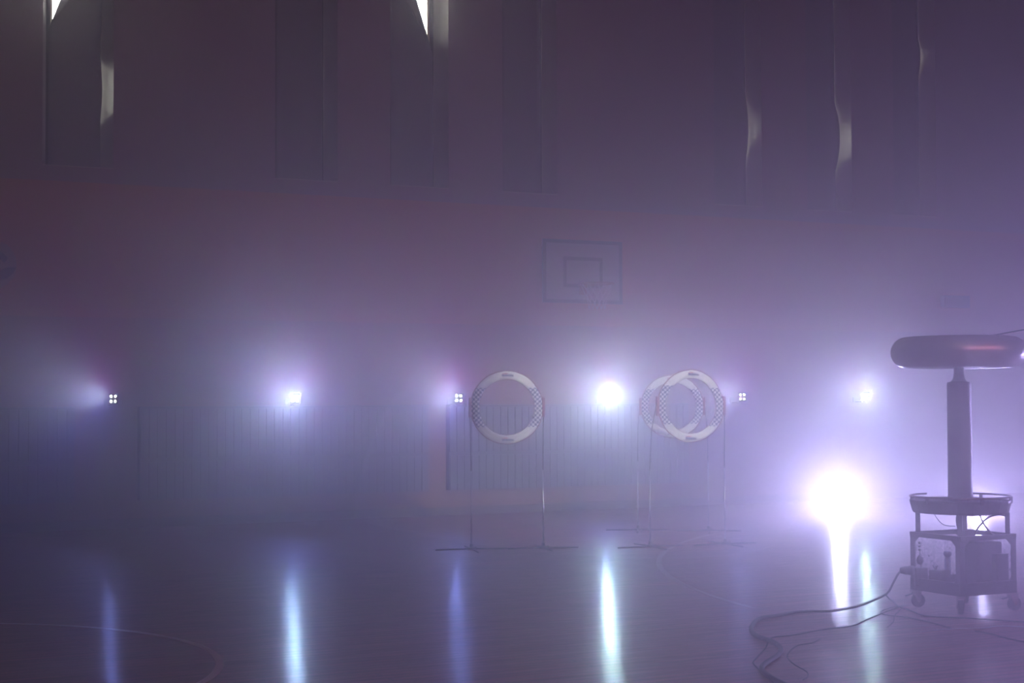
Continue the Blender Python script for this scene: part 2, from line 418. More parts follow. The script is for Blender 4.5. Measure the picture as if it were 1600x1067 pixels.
# floor floods
M['flood'] = mat('lit_flood_lens', (1, 1, 1), .2, emit=(.95, .95, 1.0), estr=60)
def flood(px, py, power, label, k=1.0):
    base = on_floor(px, py); base.z = 0
    t = tag(empty('floor_flood', base), label, 'stage light', 'flood lights standing on the floor')
    d = (EYE - base); d.z = 0; d.normalize()
    z = .17 * k
    T = Matrix.Translation((0, 0, z)) @ d.to_track_quat('Y', 'Z').to_matrix().to_4x4() @ Matrix.Scale(k, 4)
    S = Matrix.Rotation(d.to_track_quat('Y', 'Z').to_euler().z, 4, 'Z')
    st = MB()
    for sx in (-1, 1):
        st.bar(S @ Vector((sx * .135 * k, -.12 * k, .008)), S @ Vector((sx * .135 * k, .12 * k, .008)), .03, .016)
        st.bar(S @ Vector((sx * .135 * k, 0, .01)), S @ Vector((sx * .135 * k, 0, z + .02 * k)), .03, .006)
    st.build('stand', M['blackmetal'], t)
    MB().lathe([(.07, -.16), (.10, -.13), (.12, -.02), (.125, .02), (.115, .02), (.11, .0)], 24, T @ Matrix.Rotation(-PI / 2, 4, 'X')).build('housing', M['black'], t, smooth=True)
    MB().lathe([(.105, 0), (.09, .008), (0, .012)], 24, T @ Matrix.Rotation(-PI / 2, 4, 'X')).build('lens', M['flood'], t, smooth=True)
    c = base + Vector((0, 0, z)) + d * .05
    for dz, col, pw, sp, bl in FLOOD_BEAMS[0 if k == 1 else 1:]:
        lamp('flood_beam', 'SPOT', c, c + d + Vector((0, 0, dz)), power * pw, col, .08, sp, bl)
FLOOD_BEAMS = ((.06, (.8, .9, 1.0), .35, 60, 1.0), (.3, (.54, .44, 1.0), 4.4, 155, .8))
flood(1310, 800, 148, 'glaring flood light on the floor left of the tall coil column')
flood(1530, 806, 62, 'small flood light on the floor hidden behind the wheeled coil stand', .55)

# ------------------------------------------------------------------ radiator guards of upright slats
def guard(x0, x1, label):
    z0, z1, zm = .335, 1.43, .81
    t = tag(empty('radiator_guard', ((x0 + x1) / 2, WALL_Y - .012, 0)), label, 'radiator guard', 'slatted radiator guards along the wall')
    cx = (x0 + x1) / 2; h = (x1 - x0) / 2
    k = max(2, round((x1 - x0) / 1.9) + 1)
    for i in range(k):
        x = -h + .025 + (2 * h - .05) * i / (k - 1)
        MB().box(x - .025, x + .025, -.10, 0, z0, z1).build('post', M['guard'], t)
    MB().box(-h, h, -.125, 0, z1, z1 + .025).build('top_board', M['guard'], t, bevel=.004)
    for z in (z0 + .10, zm, z1 - .1):
        MB().box(-h, h, -.10, -.075, z - .025, z + .025).build('rail', M['guard'], t)
    MB().box(-h, h, -.099, -.094, z0, z1).build('gap_shade_panel', M['guard'], t)  # added dark sheet behind the slats, standing in for shade in the gaps
    n = int((x1 - x0) / .105)
    me = [MB().box(-.046, .046, -.122, -.10, z0, zm - .024).mesh('slat_low', bevel=.003),
          MB().box(-.046, .046, -.122, -.10, zm + .024, z1 - .01).mesh('slat_high', bevel=.003)]
    for q in me: q.materials.append(M['slat'])
    for i in range(n):
        for q in me:
            o = link('slat', q, None, t); o.location = (-h + .05 + (2 * h - .1) * i / (n - 1), random.uniform(-.003, .003), 0)
            o.rotation_euler = (0, random.uniform(-.004, .004), 0)
guard(2.6, 4.36, 'slatted radiator guard at the far left, ending below the leftmost stage light')
guard(5.13, 8.92, 'long slatted radiator guard under the second stage light from the left')
guard(9.22, 12.95, 'slatted radiator guard behind the left free-standing hoop')

# ------------------------------------------------------------------ blackout sheets in the window niches
SHY = .016                                                    # in front of the window frame
def sheet_obj(name, i, left, right, z0, z1, m, label, bulge=.012, fold=None, gaps=()):
    """left/right: lists of (z, x) down the edges; the sheet hangs in niche i"""
    y = WALL_Y + ND - SHY
    na, nc = NICHES[i] + SPL + .030, NICHES[i] + NW - SPL - .020
    zf = min([p[1] for p in fold]) if fold else 99
    def at(prof, z):
        if z <= prof[0][0]: return prof[0][1]
        for (a, xa), (b, xb) in zip(prof, prof[1:]):
            if z <= b:
                t = (z - a) / (b - a); return xa + (xb - xa) * t
        return prof[-1][1]
    zs = sorted(set([z0 + (z1 - z0) * k / 36 for k in range(37)] + [z for z, _ in left + right if z0 < z < z1]))
    nx = 8
    vs = []
    for layer in (0, .004):
        for k, z in enumerate(zs):
            a, b = at(left, z), at(right, z)
            if z < zf: a, b = max(min(a, na), na - .012), min(max(b, nc), nc + .010)
            for j in range(nx + 1):
                u = j / nx
                w = (bulge + .005 * math.sin(z * 5 + i * 2 + u * 4)) * math.sin(u * PI)
                for (gz, gh, ga) in gaps:                       # the free edge stands off the frame here
                    q = max(0, 1 - ((z - gz) / gh) ** 2)
                    w += ga * q * u ** 3
                vs.append((a + (b - a) * u, y - w + layer, z))
    fs = []; r = nx + 1; K = len(zs); o = K * r
    for k in range(K - 1):
        for j in range(nx):
            q = (k * r + j, k * r + j + 1, (k + 1) * r + j + 1, (k + 1) * r + j)
            fs += [q, tuple(o + e for e in reversed(q))]
    rimi = [j for j in range(r)] + [k * r + nx for k in range(1, K)] + [(K - 1) * r + j for j in range(nx - 1, -1, -1)] + [k * r for k in range(K - 2, 0, -1)]
    for p, q in zip(rimi, rimi[1:] + rimi[:1]): fs.append((p, q, q + o, p + o))
    t = MB().add(vs, fs).build(name, m, smooth=True)
    tag(t, label, 'blackout sheet', 'blackout sheets over the windows')
    if fold:                                                 # the loose corner folded over to the front
        (xa, za), (xb, zb), (xc, zc) = fold
        pts = []
        for k in range(13):
            u = k / 12
            e = Vector((xa + (xb - xa) * u, y, za + (zb - za) * u))
            tip = Vector((xa + (xc - xa) * u, y - .10 * u, za + (zc - za) * u))
            for j in range(5):
                v = j / 4
                pts.append(e.lerp(tip, v) + Vector((0, -.035 * math.sin(v * PI * .5) * min(1, u * 3 + .15) - .016, 0)))
        F = [(k * 5 + j, k * 5 + j + 1, k * 5 + j + 6, k * 5 + j + 5) for k in range(12) for j in range(4)]
        c = MB().add(pts, F).build('folded_corner', m, t, smooth=True)
        sm = c.modifiers.new('thickness', 'SOLIDIFY'); sm.thickness = .004
    return t
def WX(px, py): return on_wall(px, py, -(ND - SHY)).x
def WZ(px, py): return on_wall(px, py, -(ND - SHY)).z
def edge(*pts): return sorted((WZ(x, y), WX(x, y)) for x, y in pts)
ZT = 8.2
def upright(px, py=150): return WX(px, py)
# first niche: corner dropped at the upper left, slit of daylight at the right
sheet_obj('blackout_sheet', 0, edge((79, 258), (78, 150), (77.5, 42), (94, 0)) + [(6.75, WX(100, 0)), (7.1, WX(79, 0)), (ZT, WX(79, 0))], edge((157, 260), (159, 200), (153, 180), (152, 150), (155, 115), (160, 90), (160, 0)) + [(ZT, WX(160, 0))],
          4.335, 8.2, M['sheet'], 'grey blackout sheet in the leftmost window, sagging at its upper left corner', gaps=[(WZ(160, 145), WZ(160, 90) - WZ(160, 145), .15)],
          fold=((WX(77.5, 42), WZ(77.5, 42)), (WX(94, 0), WZ(94, 0)), (WX(104, 5), WZ(104, 5))))
sheet_obj('blackout_sheet', 1, edge((428, 280), (431, 250), (429.5, 0)) + [(ZT, WX(430, 0))], edge((501, 283), (499, 150), (501, 0)) + [(ZT, WX(501, 0))],
          4.335, 8.2, M['sheet_b'], 'flat plum-grey blackout sheet in the second window from the left')
sheet_obj('blackout_sheet', 2, edge((614, 290), (612, 215), (610, 150), (610, 0)) + [(ZT, WX(610, 0))],
          edge((672, 292), (679, 216), (677, 150), (673, 78), (650, 0)) + [(6.9, WX(640, 0)), (7.25, WX(676, 0)), (ZT, WX(676, 0))],
          4.335, 8.2, M['sheet'], 'blackout sheet with its upper right corner folded down from bright glass',
          fold=((WX(673, 78), WZ(673, 78)), (WX(650, 0), WZ(650, 0)), (WX(628, 6), WZ(628, 6))))
sheet_obj('blackout_sheet', 3, edge((786, 303), (783, 200), (783, 0)) + [(ZT, WX(783, 0))], edge((840, 305), (845, 240), (843, 100), (842, 0)) + [(ZT, WX(842, 0))],
          4.335, 8.2, M['sheet_b'], 'closed blackout sheet in the window above the basketball backboard')
sheet_obj('blackout_sheet', 4, [(4.3, 13.50 + SPL + .006), (8.2, 13.50 + SPL + .006)], edge((1163, 320), (1165, 256), (1161.5, 235), (1162, 185), (1165, 150), (1165, 0)) + [(ZT, WX(1165, 0))],
          4.335, 8.2, M['sheet_b'], 'blackout sheet with a long thin slit of light, third window from the right', gaps=[(WZ(1165, 200), .5, .085)])
sheet_obj('blackout_sheet', 5, [(4.3, 15.15 + SPL + .006), (8.2, 15.15 + SPL + .006)], edge((1301, 325), (1303, 270), (1296, 245), (1297, 210), (1302, 150), (1301, 0)) + [(ZT, WX(1301, 0))],
          4.335, 8.2, M['sheet'], 'blackout sheet with the widest slit of daylight, second window from the right', gaps=[(WZ(1303, 215), .55, .13)])
sheet_obj('blackout_sheet', 6, [(4.3, 16.80 + SPL + .006), (8.2, 16.80 + SPL + .006)], edge((1437, 330), (1437, 125), (1434, 105), (1434, 80), (1437, 60), (1437, 0)) + [(ZT, WX(1437, 0))],
          4.335, 8.2, M['sheet_b'], 'hazy blackout sheet with a short high slit, rightmost window', gaps=[(WZ(1437, 90), .28, .06)])

# ------------------------------------------------------------------ basketball backboard
def backboard():
    off = .30
    a, b = on_wall(848, 372.5, off), on_wall(972.5, 475.5, off)
    x0, x1, z1, z0 = a.x, b.x, a.z, b.z
    w, h = (x1 - x0) / 2, z1 - z0
    t = tag(empty('basketball_backboard', ((x0 + x1) / 2, WALL_Y - .012, z0)), 'white basketball backboard with dark border, rim and net on the wall', 'basketball hoop')
    y = -off + .012
    MB().box(-w, w, y, y + .03, 0, h).build('board', M['board'], t, bevel=.003)
    def ringframe(name, w2, za, zb, th):
        f = MB()
        f.box(-w2, w2, y - .004, y - .0005, zb - th, zb).box(-w2, w2, y - .004, y - .0005, za, za + th)
        f.box(-w2, -w2 + th, y - .004, y - .0005, za + th, zb - th).box(w2 - th, w2, y - .004, y - .0005, za + th, zb - th)
        f.build(name, M['board_line'], t)
    ringframe('border_stripe', w, 0, h, .05)
    c, d = on_wall(880.5, 400.5, off), on_wall(942, 450.5, off)
    ringframe('target_square', (d.x - c.x) / 2, d.z - z0, c.z - z0, .05)
    zr = on_wall(927, 443, off + .38).z - z0
    R = .225; cy = y - .15 - R
    MB().tube([(R * math.cos(q * PI / 20), cy + R * math.sin(q * PI / 20), zr) for q in range(40)], .01, 8, True).build('rim', M['rim'], t, smooth=True)
    rb = MB().box(-.08, .08, y - .16, y, zr - .012, zr + .005).box(-.06, .06, y - .012, y, zr - .13, zr)
    rb.build('rim_bracket', M['rim'], t, bevel=.003)
    nt = MB(); n = 12
    def np(k, lv):
        r = [R, .19, .155, .125, .11][lv]; q = 2 * PI * (k + .5 * (lv % 2)) / n
        return (r * math.cos(q), cy + r * math.sin(q), zr - lv * .085)
    for lv in range(4):
        for k in range(n):
            nt.tube([np(k, lv), np(k if lv % 2 == 0 else k + 1, lv + 1)], .004, 4)
            nt.tube([np(k, lv), np(k - 1 if lv % 2 == 0 else k, lv + 1)], .004, 4)
    nt.build('net', M['net'], t)
    br = MB()
    for sx in (-.35, .35):
        for z in (.2, h - .2): br.bar((sx, y + .03, z), (sx, 0, z), .05)
        br.bar((sx, y + .05, .1), (sx, y + .05, h - .1), .04)
    br.build('mounting_frame', M['blackmetal'], t)
backboard()

# small hazy box high on the wall at the right
a, b = on_wall(1475, 461, .1), on_wall(1515, 481, .1)
t = tag(empty('wall_box', ((a.x + b.x) / 2, WALL_Y - .012, b.z)), 'small dim box on the wall right of the stage lights, high up in haze', 'wall box')
w = (b.x - a.x) / 2; hgt = a.z - b.z
MB().box(-w, w, -.10, 0, 0, hgt).build('case', M['guard'], t, bevel=.01)
MB().box(-w + .03, w - .03, -.108, -.098, .03, hgt - .03).build('cover', M['blackmetal'], t, bevel=.004)

# painted ball emblem cropped at the left edge
M['ball_white'] = mat('emblem_pale_paint', (.30, .22, .20), .8, noise=.1)
M['ball_dark'] = mat('emblem_dark_paint', (.05, .05, .09), .8, noise=.1)
def emblem():
    c = on_wall(-14, 413, .012); R = .29
    t = tag(empty('ball_emblem', (c.x, WALL_Y - .012, c.z)), 'ball emblem with dark patches painted on orange wall at the left edge', 'wall emblem')
    X = Matrix.Rotation(PI / 2, 4, 'X')
    MB().lathe([(R, 0), (R, .003), (0, .003)], 48, X).build('ball_outline', M['ball_white'], t)
    def patch(pts): MB().prism(pts, -.006, -.003).build('patch', M['ball_dark'], t)
    def L(px, py):
        q = on_wall(px, py, .012); return (q.x - c.x, q.z - c.z)
    patch([L(-6, 389), L(1, 393), L(13, 403), L(7, 411), L(0, 405), L(-8, 400)])
    patch([L(-4, 427), L(4, 420), L(12, 417), L(25, 417.5), L(20, 427), L(13, 434), L(3, 438), L(-6, 436)])
    patch([L(-28, 402), L(-18, 400), L(-13, 410), L(-21, 419), L(-30, 414)])
emblem()

# ------------------------------------------------------------------ court lines
def arc_line(name, cx, cy, R, a0, a1, w, label, m='white_line'):
    n = 160; vs = []
    for k in range(n + 1):
        q = math.radians(a0 + (a1 - a0) * k / n)
        for r in (R - w / 2, R + w / 2):
            for z in (-.002, .0012): vs.append((cx + r * math.cos(q), cy + r * math.sin(q), z))
    fs = []
    for k in range(n):
        b = 4 * k
        fs += [(b + 1, b + 3, b + 7, b + 5), (b, b + 4, b + 6, b + 2), (b, b + 1, b + 5, b + 4), (b + 2, b + 6, b + 7, b + 3)]
    fs += [(0, 2, 3, 1), (4 * n, 4 * n + 1, 4 * n + 3, 4 * n + 2)]
    structure(MB().add(vs, fs).build(name, M[m]), label)
arc_line('trim_1', .856, 10.139, 2.176, 0, 360, .05, 'pale painted court circle on the floor at lower left')
arc_line('trim_2', 15.728, 8.686, 8.704, 127, 170.5, .05, 'faint painted court arc on the floor beneath the overlapping hoops', 'dimmed_line')

# ------------------------------------------------------------------ free-standing fabric hoops
def hoop_fabric():
    m = bpy.data.materials.new('white_hoop_fabric_with_blue_checks'); m.use_nodes = True; nt = m.node_tree
    b = nt.nodes['Principled BSDF']; N = nt.nodes.new; L = nt.links.new
    b.inputs['Roughness'].default_value = .8
    tc = N('ShaderNodeTexCoord'); sp = N('ShaderNodeSeparateXYZ'); L(tc.outputs['Object'], sp.inputs[0])
    ck = N('ShaderNodeTexChecker'); ck.inputs['Scale'].default_value = 1 / .0235
    ck.inputs['Color1'].default_value = (.78, .76, .78, 1); ck.inputs['Color2'].default_value = (.035, .05, .22, 1)
    cb = N('ShaderNodeCombineXYZ'); L(sp.outputs['X'], cb.inputs['X']); L(sp.outputs['Z'], cb.inputs['Y']); cb.inputs['Z'].default_value = .01
    L(cb.outputs[0], ck.inputs['Vector'])
    ab = N('ShaderNodeMath'); ab.operation = 'ABSOLUTE'; L(sp.outputs['Z'], ab.inputs[0])
    lt = N('ShaderNodeMath'); lt.operation = 'LESS_THAN'; L(ab.outputs[0], lt.inputs[0]); lt.inputs[1].default_value = .20
    n = N('ShaderNodeTexNoise'); n.inputs['Scale'].default_value = 5
    wp = N('ShaderNodeMix'); wp.data_type = 'RGBA'; wp.inputs['A'].default_value = (.70, .68, .70, 1); wp.inputs['B'].default_value = (.84, .82, .82, 1)
    L(n.outputs['Fac'], wp.inputs['Factor'])
    mx = N('ShaderNodeMix'); mx.data_type = 'RGBA'; L(lt.outputs[0], mx.inputs['Factor']); L(wp.outputs['Result'], mx.inputs['A']); L(ck.outputs['Color'], mx.inputs['B'])
    L(mx.outputs['Result'], b.inputs['Base Color'])
    wv = N('ShaderNodeTexNoise'); wv.inputs['Scale'].default_value = 14; bp = N('ShaderNodeBump'); bp.inputs['Strength'].default_value = .5; bp.inputs['Distance'].default_value = .01
    L(tc.outputs['Object'], wv.inputs['Vector']); L(wv.outputs['Fac'], bp.inputs['Height']); L(bp.outputs[0], b.inputs['Normal'])
    # thin cloth: part of the light comes through from behind
    tr = N('ShaderNodeBsdfTranslucent'); L(mx.outputs['Result'], tr.inputs['Color'])
    ms = N('ShaderNodeMixShader'); ms.inputs[0].default_value = .3
    L(b.outputs[0], ms.inputs[1]); L(tr.outputs[0], ms.inputs[2]); L(ms.outputs[0], nt.nodes['Material Output'].inputs['Surface'])
    return m
M['hoop'] = hoop_fabric()
M['logo_blue'] = mat('navy_print', (.05, .06, .20), .8, noise=.1)
M['logo_red'] = mat('red_print', (.55, .10, .14), .8, noise=.1)
def hoop(pa, pb, zc, R, label, rx=1.0, tilt=0.0, xo=0.0):
    A, B = on_floor(*pa), on_floor(*pb); A.z = B.z = 0
    mid = (A + B) / 2; v = B - A; half = v.length / 2; rz = math.atan2(v.y, v.x)
    t = tag(empty('race_hoop', mid, rz), label, 'hoop gate', 'free-standing fabric hoops')
    ri, wob = R - .085, random.uniform(0, 6)
    n, q = 72, 3
    def pos(a, f, yy):
        r = ri + (R - ri) * f
        return (rx * r * math.cos(a), yy + .012 * math.sin(3 * a + wob) + .006 * math.sin(11 * a + f * 3), r * math.sin(a))
    vs = [pos(2 * PI * k / n, j / q, yy) for yy in (-.006, .006) for k in range(n) for j in range(q + 1)]
    fs, r = [], q + 1; o = n * r
    for k in range(n):
        k2 = (k + 1) % n
        for j in range(q):
            f = (k * r + j, k * r + j + 1, k2 * r + j + 1, k2 * r + j); fs += [f, tuple(o + e for e in reversed(f))]
        fs += [(k * r, k2 * r, k2 * r + o, k * r + o), (k * r + q, k * r + q + o, k2 * r + q + o, k2 * r + q)]
    ringo = MB().add(vs, fs).build('fabric_ring', M['hoop'], t, smooth=True)
    ringo.location = (xo, 0, zc); ringo.rotation_euler = (0, tilt, 0)
    for nm, f in (('outer_piping', 1.0), ('inner_piping', 0.0)):
        p = MB().tube([pos(2 * PI * k / n, f, 0) for k in range(n)], .0075 if f else .004, 6, True).build(nm, M['piping'], ringo, smooth=True)
    # maker's mark at top and bottom: a short red stroke over a navy word
    for zz in (R - .043, -R + .043):
        b = MB(); x = -.052; rr = random.Random(3)
        while x < .066:
            w = rr.uniform(.007, .012); h = rr.choice((.014, .018, .02)); g = rr.uniform(-.003, .001)
            b.box(x, x + w, -.026, -.021, zz - .012 + g, zz - .012 + h)
            b.box(x, x + w + .004, -.0255, -.021, zz - .004, zz)
            x += w + .0035
        b.build('navy_wordmark', M['logo_blue'], ringo)
        b = MB(); b.prism([(-.066, zz + .012), (-.02, zz + .010), (.012, zz + .014), (-.01, zz + .022), (-.03, zz + .018)], -.026, -.021)
        b.build('red_wordmark', M['logo_red'], ringo)
    for sx in (-1, 1):
        pole = MB().tube([(sx * half, 0, .03), (sx * half, 0, .80)], .0085, 10).build('lower_pole', M['steel'], t, smooth=True)
        MB().tube([(sx * half, 0, .79), (sx * (half * .75 + R * rx * .25 + .004) + xo * .3, 0, 1.2), (sx * (R * rx + .012) + xo, 0, zc + .06)], .005, 8).build('upper_pole', M['black'], t, smooth=True)
        MB().box(sx * (R * rx + .008) - .013 + xo, sx * (R * rx + .008) + .013 + xo, -.02, .02, zc - .10, zc + .10).build('webbing_strap', M['fabric_red'], t, bevel=.004)
        ft = MB().lathe([(.045, .004), (.045, .022), (.02, .032), (.014, .06), (0, .06)], 12, Matrix.Translation((sx * half, 0, 0))).build('foot_hub', M['black'], t, smooth=False)
        for ang in (4, 94, 184, 274):
            dx, dy = math.cos(math.radians(ang)), math.sin(math.radians(ang))
            MB().tube([(sx * half + dx * .035, dy * .035, .012), (sx * half + dx * .37, dy * .37, .008)], .0075, 8).build('leg', M['black'], t, smooth=True)
        MB().tube([(sx * half + .03, -.03, .024), (sx * half + .05, -.02, .024)], .009, 8).build('foot_clamp', M['zinc'], t)
hoop((736.5, 859), (849, 857), 1.445, .372, 'left free-standing white fabric hoop with blue checks, standing apart')
hoop((1016, 855), (1133, 851), 1.45, .375, 'front hoop of the overlapping pair, white fabric with blue checks', rx=.98, tilt=.05, xo=.045)
hoop((997, 829), (1107, 830), 1.435, .36, 'rear hoop of the overlapping pair, partly covered by the front hoop')

# ------------------------------------------------------------------ high-voltage coil on a wheeled stand
M['winding'] = mat('dark_coil_winding', (.05, .035, .06), .35, 0, noise=.15, bump=.25, bscale=4, stretch=(1, 1, 120))
M['tray'] = mat('dark_stained_plywood', (.045, .035, .05), .5, noise=.25, scale=10)
M['cartmetal'] = mat('charcoal_steel_angle', (.04, .04, .055), .42, .3, noise=.2)
M['unit'] = mat('dark_transformer_case', (.035, .03, .045), .5, noise=.2)
M['bottle'] = mat('bluish_capacitor_wrap', (.20, .22, .40), .15, noise=.3, scale=30)
def spark_coil():
    o = EYE + _r0 * 3.27 + _f0 * 12.14; o.z = 0
    t = tag(empty('spark_coil', o, -YAW), 'tall dark coil column topped by a metal ring on a wheeled stand', 'coil')
    K = [Vector((-.95, .31, 0)), Vector((-.31, -.95, 0)), Vector((.95, -.31, 0)), Vector((.31, .95, 0))]
    R = .368
    def C(i, r=R, z=0): v = K[i % 4] * r; return Vector((v.x, v.y, z))
    rot = math.atan2(-.95 - .31, -.31 + .95)
    # toroid
    n = 24
    prof = [(.37 + .115 * math.cos(2 * PI * k / n), 1.862 + .115 * math.sin(2 * PI * k / n)) for k in range(n)]
    to = MB().lathe(prof, 96, Matrix.Translation((-.012, 0, 0)), closed=True).build('toroid', M['alu'], t, smooth=True)
    MB().lathe([(.0, 1.858), (.262, 1.858), (.262, 1.870), (0, 1.870)], 48, Matrix.Translation((-.012, 0, 0))).build('toroid_plate', M['alu'], to)
    MB().tube(smooth_path([(.18, -.02, 1.972), (.28, -.02, 1.992), (.50, -.02, 2.03), (.95, -.02, 2.08)], 4), .006, 6).build('breakout_rod', M['blackmetal'], to, smooth=True)
    # column
    MB().lathe([(.091, .785), (.091, .80), (.088, .83), (.0865, 1.60), (.0865, 1.63), (.083, 1.645), (0, 1.645)], 40, Matrix.Translation((-.012, 0, 0))).build('column', M['winding'], t, smooth=False)
    nk = [(.068, 1.645), (.056, 1.652), (.046, 1.665), (.039, 1.685), (.036, 1.71), (.036, 1.735), (.040, 1.755), (.05, 1.775), (.05, 1.86)]
    MB().lathe(nk, 28, Matrix.Translation((-.012, 0, 0))).build('neck', M['black'], t, smooth=True)
    # tray with strike rail
    MB().lathe([(.0, .70), (.335, .70), (.342, .712), (.36, .778), (.358, .79), (.345, .79), (.34, .775), (0, .775)], 20, Matrix.Translation((-.015, 0, 0))).build('primary_tray', M['tray'], t)
    rail = MB().tube([(-.015 + .355 * math.cos(math.radians(a)), .355 * math.sin(math.radians(a)), .818) for a in range(-242, 65, 6)], .0075, 8)
    rl = rail.build('strike_rail', M['zinc'], t, smooth=True)
    for a in (150, 215, 280, 345, 50):
        x, y = -.015 + .355 * math.cos(math.radians(a)), .355 * math.sin(math.radians(a))
        MB().bar((x, y, .77), (x, y, .818), .02).build('rail_post', M['tray'], rl)
    # primary winding: flat spiral lying in the tray
    MB().tube([(-.015 + (.13 + .02 * q / 24) * math.cos(q * PI / 12), (.13 + .02 * q / 24) * math.sin(q * PI / 12), .783) for q in range(24 * 8)], .006, 6).build('primary_spiral', M['winding'], t, smooth=True)
    # legs between frame and tray
    for i in range(4):
        a = C(i, .315, .54)
        MB().bar(a, (a.x, a.y, .705), .034, .034, up=K[i]).build('upper_leg', M['cartmetal'], t, bevel=.002)
    MB().box(.02, .07, -.06, -.03, .675, .70).build('terminal_block', M['black'], t)
    # frame
    for i in range(4):
        a = C(i, R, .13)
        p = MB()
        d1 = (C(i + 1) - C(i)).normalized(); d2 = (C(i - 1) - C(i)).normalized()
        p.bar(a + d1 * .02, a + d1 * .02 + Vector((0, 0, .42)), .045, .006, up=d2)
        p.bar(a + d2 * .02, a + d2 * .02 + Vector((0, 0, .42)), .006, .045, up=d2)
        p.build('corner_post', M['cartmetal'], t)
        g = MB()
        for d in (d1, d2):                                   # gusset plates under the top rail and over the deck
            for z, s in ((.518, -1), (.22, 1)):
                w = .045 if s < 0 else .02
                h = .05 if s < 0 else .03
                q = [a + d * .03, a + d * (.045 + w), a + d * .03]
                A1 = Vector((q[0].x, q[0].y, z)); A2 = Vector((q[1].x, q[1].y, z)); A3 = Vector((q[2].x, q[2].y, z + s * h))
                nrm = d.cross(Vector((0, 0, 1))) * .003
                g.add([A1 - nrm, A2 - nrm, A3 - nrm, A1 + nrm, A2 + nrm, A3 + nrm], [(0, 1, 2), (5, 4, 3), (0, 3, 4, 1), (1, 4, 5, 2), (2, 5, 3, 0)])
        g.build('gusset', M['cartmetal'], t)
        b = C(i + 1, R)
        MB().bar((a.x, a.y, .535), (b.x, b.y, .535), .02, .035).build('top_rail', M['cartmetal'], t, bevel=.002)
        MB().bar((a.x, a.y, .175), (b.x, b.y, .175), .02, .09).build('deck_rail', M['cartmetal'], t, bevel=.002)
    s2 = R / math.sqrt(2) * 1.0
    Rz = Matrix.Rotation(rot, 4, 'Z')
    MB().box(-s2, s2, -s2, s2, .15, .165, mat=Rz).build('deck', M['tray'], t)
    # clear plastic panels on the two far sides
    for i in (2, 3):
        a, b = C(i, R - .02), C(i + 1, R - .02)
        MB().bar((a.x, a.y, .36), (b.x, b.y, .36), .003, .28).build('plastic_panel', M['film'], t)
    # contents
    MB().box(-.13, .13, -.10, .12, .165, .49, mat=Matrix.Translation((.115, .03, 0)) @ Rz).build('transformer', M['unit'], t, bevel=.02)
    MB().box(-.06, .06, -.06, .06, .165, .405, mat=Matrix.Translation((.235, -.035, 0)) @ Rz).build('control_unit', M['unit'], t, bevel=.006)
    MB().box(-.045, .045, -.05, .05, .165, .295, mat=Matrix.Translation((-.295, .07, 0))).build('inlet_box', M['black'], t, bevel=.004)
    pg = MB().lathe([(.0, 0), (.034, .0), (.036, .03), (.03, .045), (.032, .06), (.02, .10), (.014, .10)], 16, Matrix.Translation((-.34, .07, .272)) @ Matrix.Rotation(-PI / 2, 4, 'Y')).build('plug', M['rubber'], t, smooth=True)
    MB().box(-.06, .06, -.05, .05, .165, .285, mat=Matrix.Translation((-.175, -.02, 0)) @ Rz).build('switch_box', M['black'], t, bevel=.01)
    an = MB()
    for q in range(5): an.tube([(-.20, .0, .28), (-.20 + .02 * math.cos(q * 1.256), .02 * math.sin(q * 1.256), .315 - .004 * (q % 2))], .0035, 5)
    an.build('wire_tuft', M['rubber'], t)
    MB().lathe([(.0, .24), (.021, .24), (.024, .26), (.024, .345), (.016, .365), (.026, .375), (.03, .39), (.024, .408), (0, .412)], 20, Matrix.Translation((-.085, .10, 0))).build('capacitor_bottle', M['bottle'], t, smooth=True)
    hs = MB()
    for z in (.475, .45, .425): hs.lathe([(0, z - .010), (.008, z - .007), (.011, z), (.008, z + .007), (0, z + .010)], 10, Matrix.Translation((-.302, .05, 0)))
    hs.tube([(-.302, .05, .42), (-.295, .05, .37), (-.292, .05, .29)], .003, 5)
    hs.build('bead_chain', M['black'], t, smooth=True)
    MB().lathe([(0, .315), (.018, .322), (.028, .345), (.022, .365), (.006, .385), (0, .39)], 14, Matrix.Translation((-.300, .05, 0))).build('hanging_bulb', M['rubber'], t, smooth=True)
    # hoses and wires between tray and box
    MB().tube(smooth_path([(-.22, -.05, .70), (-.19, -.05, .65), (-.14, -.04, .61), (-.06, -.03, .60)]), .003, 6).build('thin_lead', M['rubber'], t, smooth=True)
    MB().tube(smooth_path([(-.055, -.10, .705), (-.068, -.10, .65), (-.055, -.10, .57), (-.05, -.1, .53)]), .007, 8).build('hose', M['rubber'], t, smooth=True)
    MB().tube(smooth_path([(.10, -.08, .70), (.13, -.07, .63), (.18, -.05, .565), (.23, -.04, .53)]), .007, 8).build('hose', M['rubber'], t, smooth=True)
    MB().tube(smooth_path([(.08, .02, .50), (.11, .02, .57), (.18, .0, .655), (.26, -.03, .685), (.32, -.06, .665)]), .008, 8).build('hose', M['rubber'], t, smooth=True)
    # casters
    for i in range(4):
        c = C(i, R - .03)
        k = tag_none(empty('caster', (c.x, c.y, 0))); k.parent = t
        yaw = (0.1, 1.45, .2, 1.4)[i]
        Q = Matrix.Rotation(yaw, 4, 'Z')
        off = Vector((.018, 0, 0))
        MB().lathe([(.0, .0), (.0, .0)], 3) if False else None
        wh = MB().lathe([(.03, -.017), (.046, -.017), (.050, -.012), (.050, .012), (.046, .017), (.03, .017), (.03, .012), (.0, .012)][:6] + [(.014, .017), (.014, -.017)], 24,
                        Q @ Matrix.Translation(off + Vector((0, 0, .0505))) @ Matrix.Rotation(PI / 2, 4, 'X'), closed=True)
        wh.build('wheel', M['rubber'], k, smooth=False)
        fk = MB()
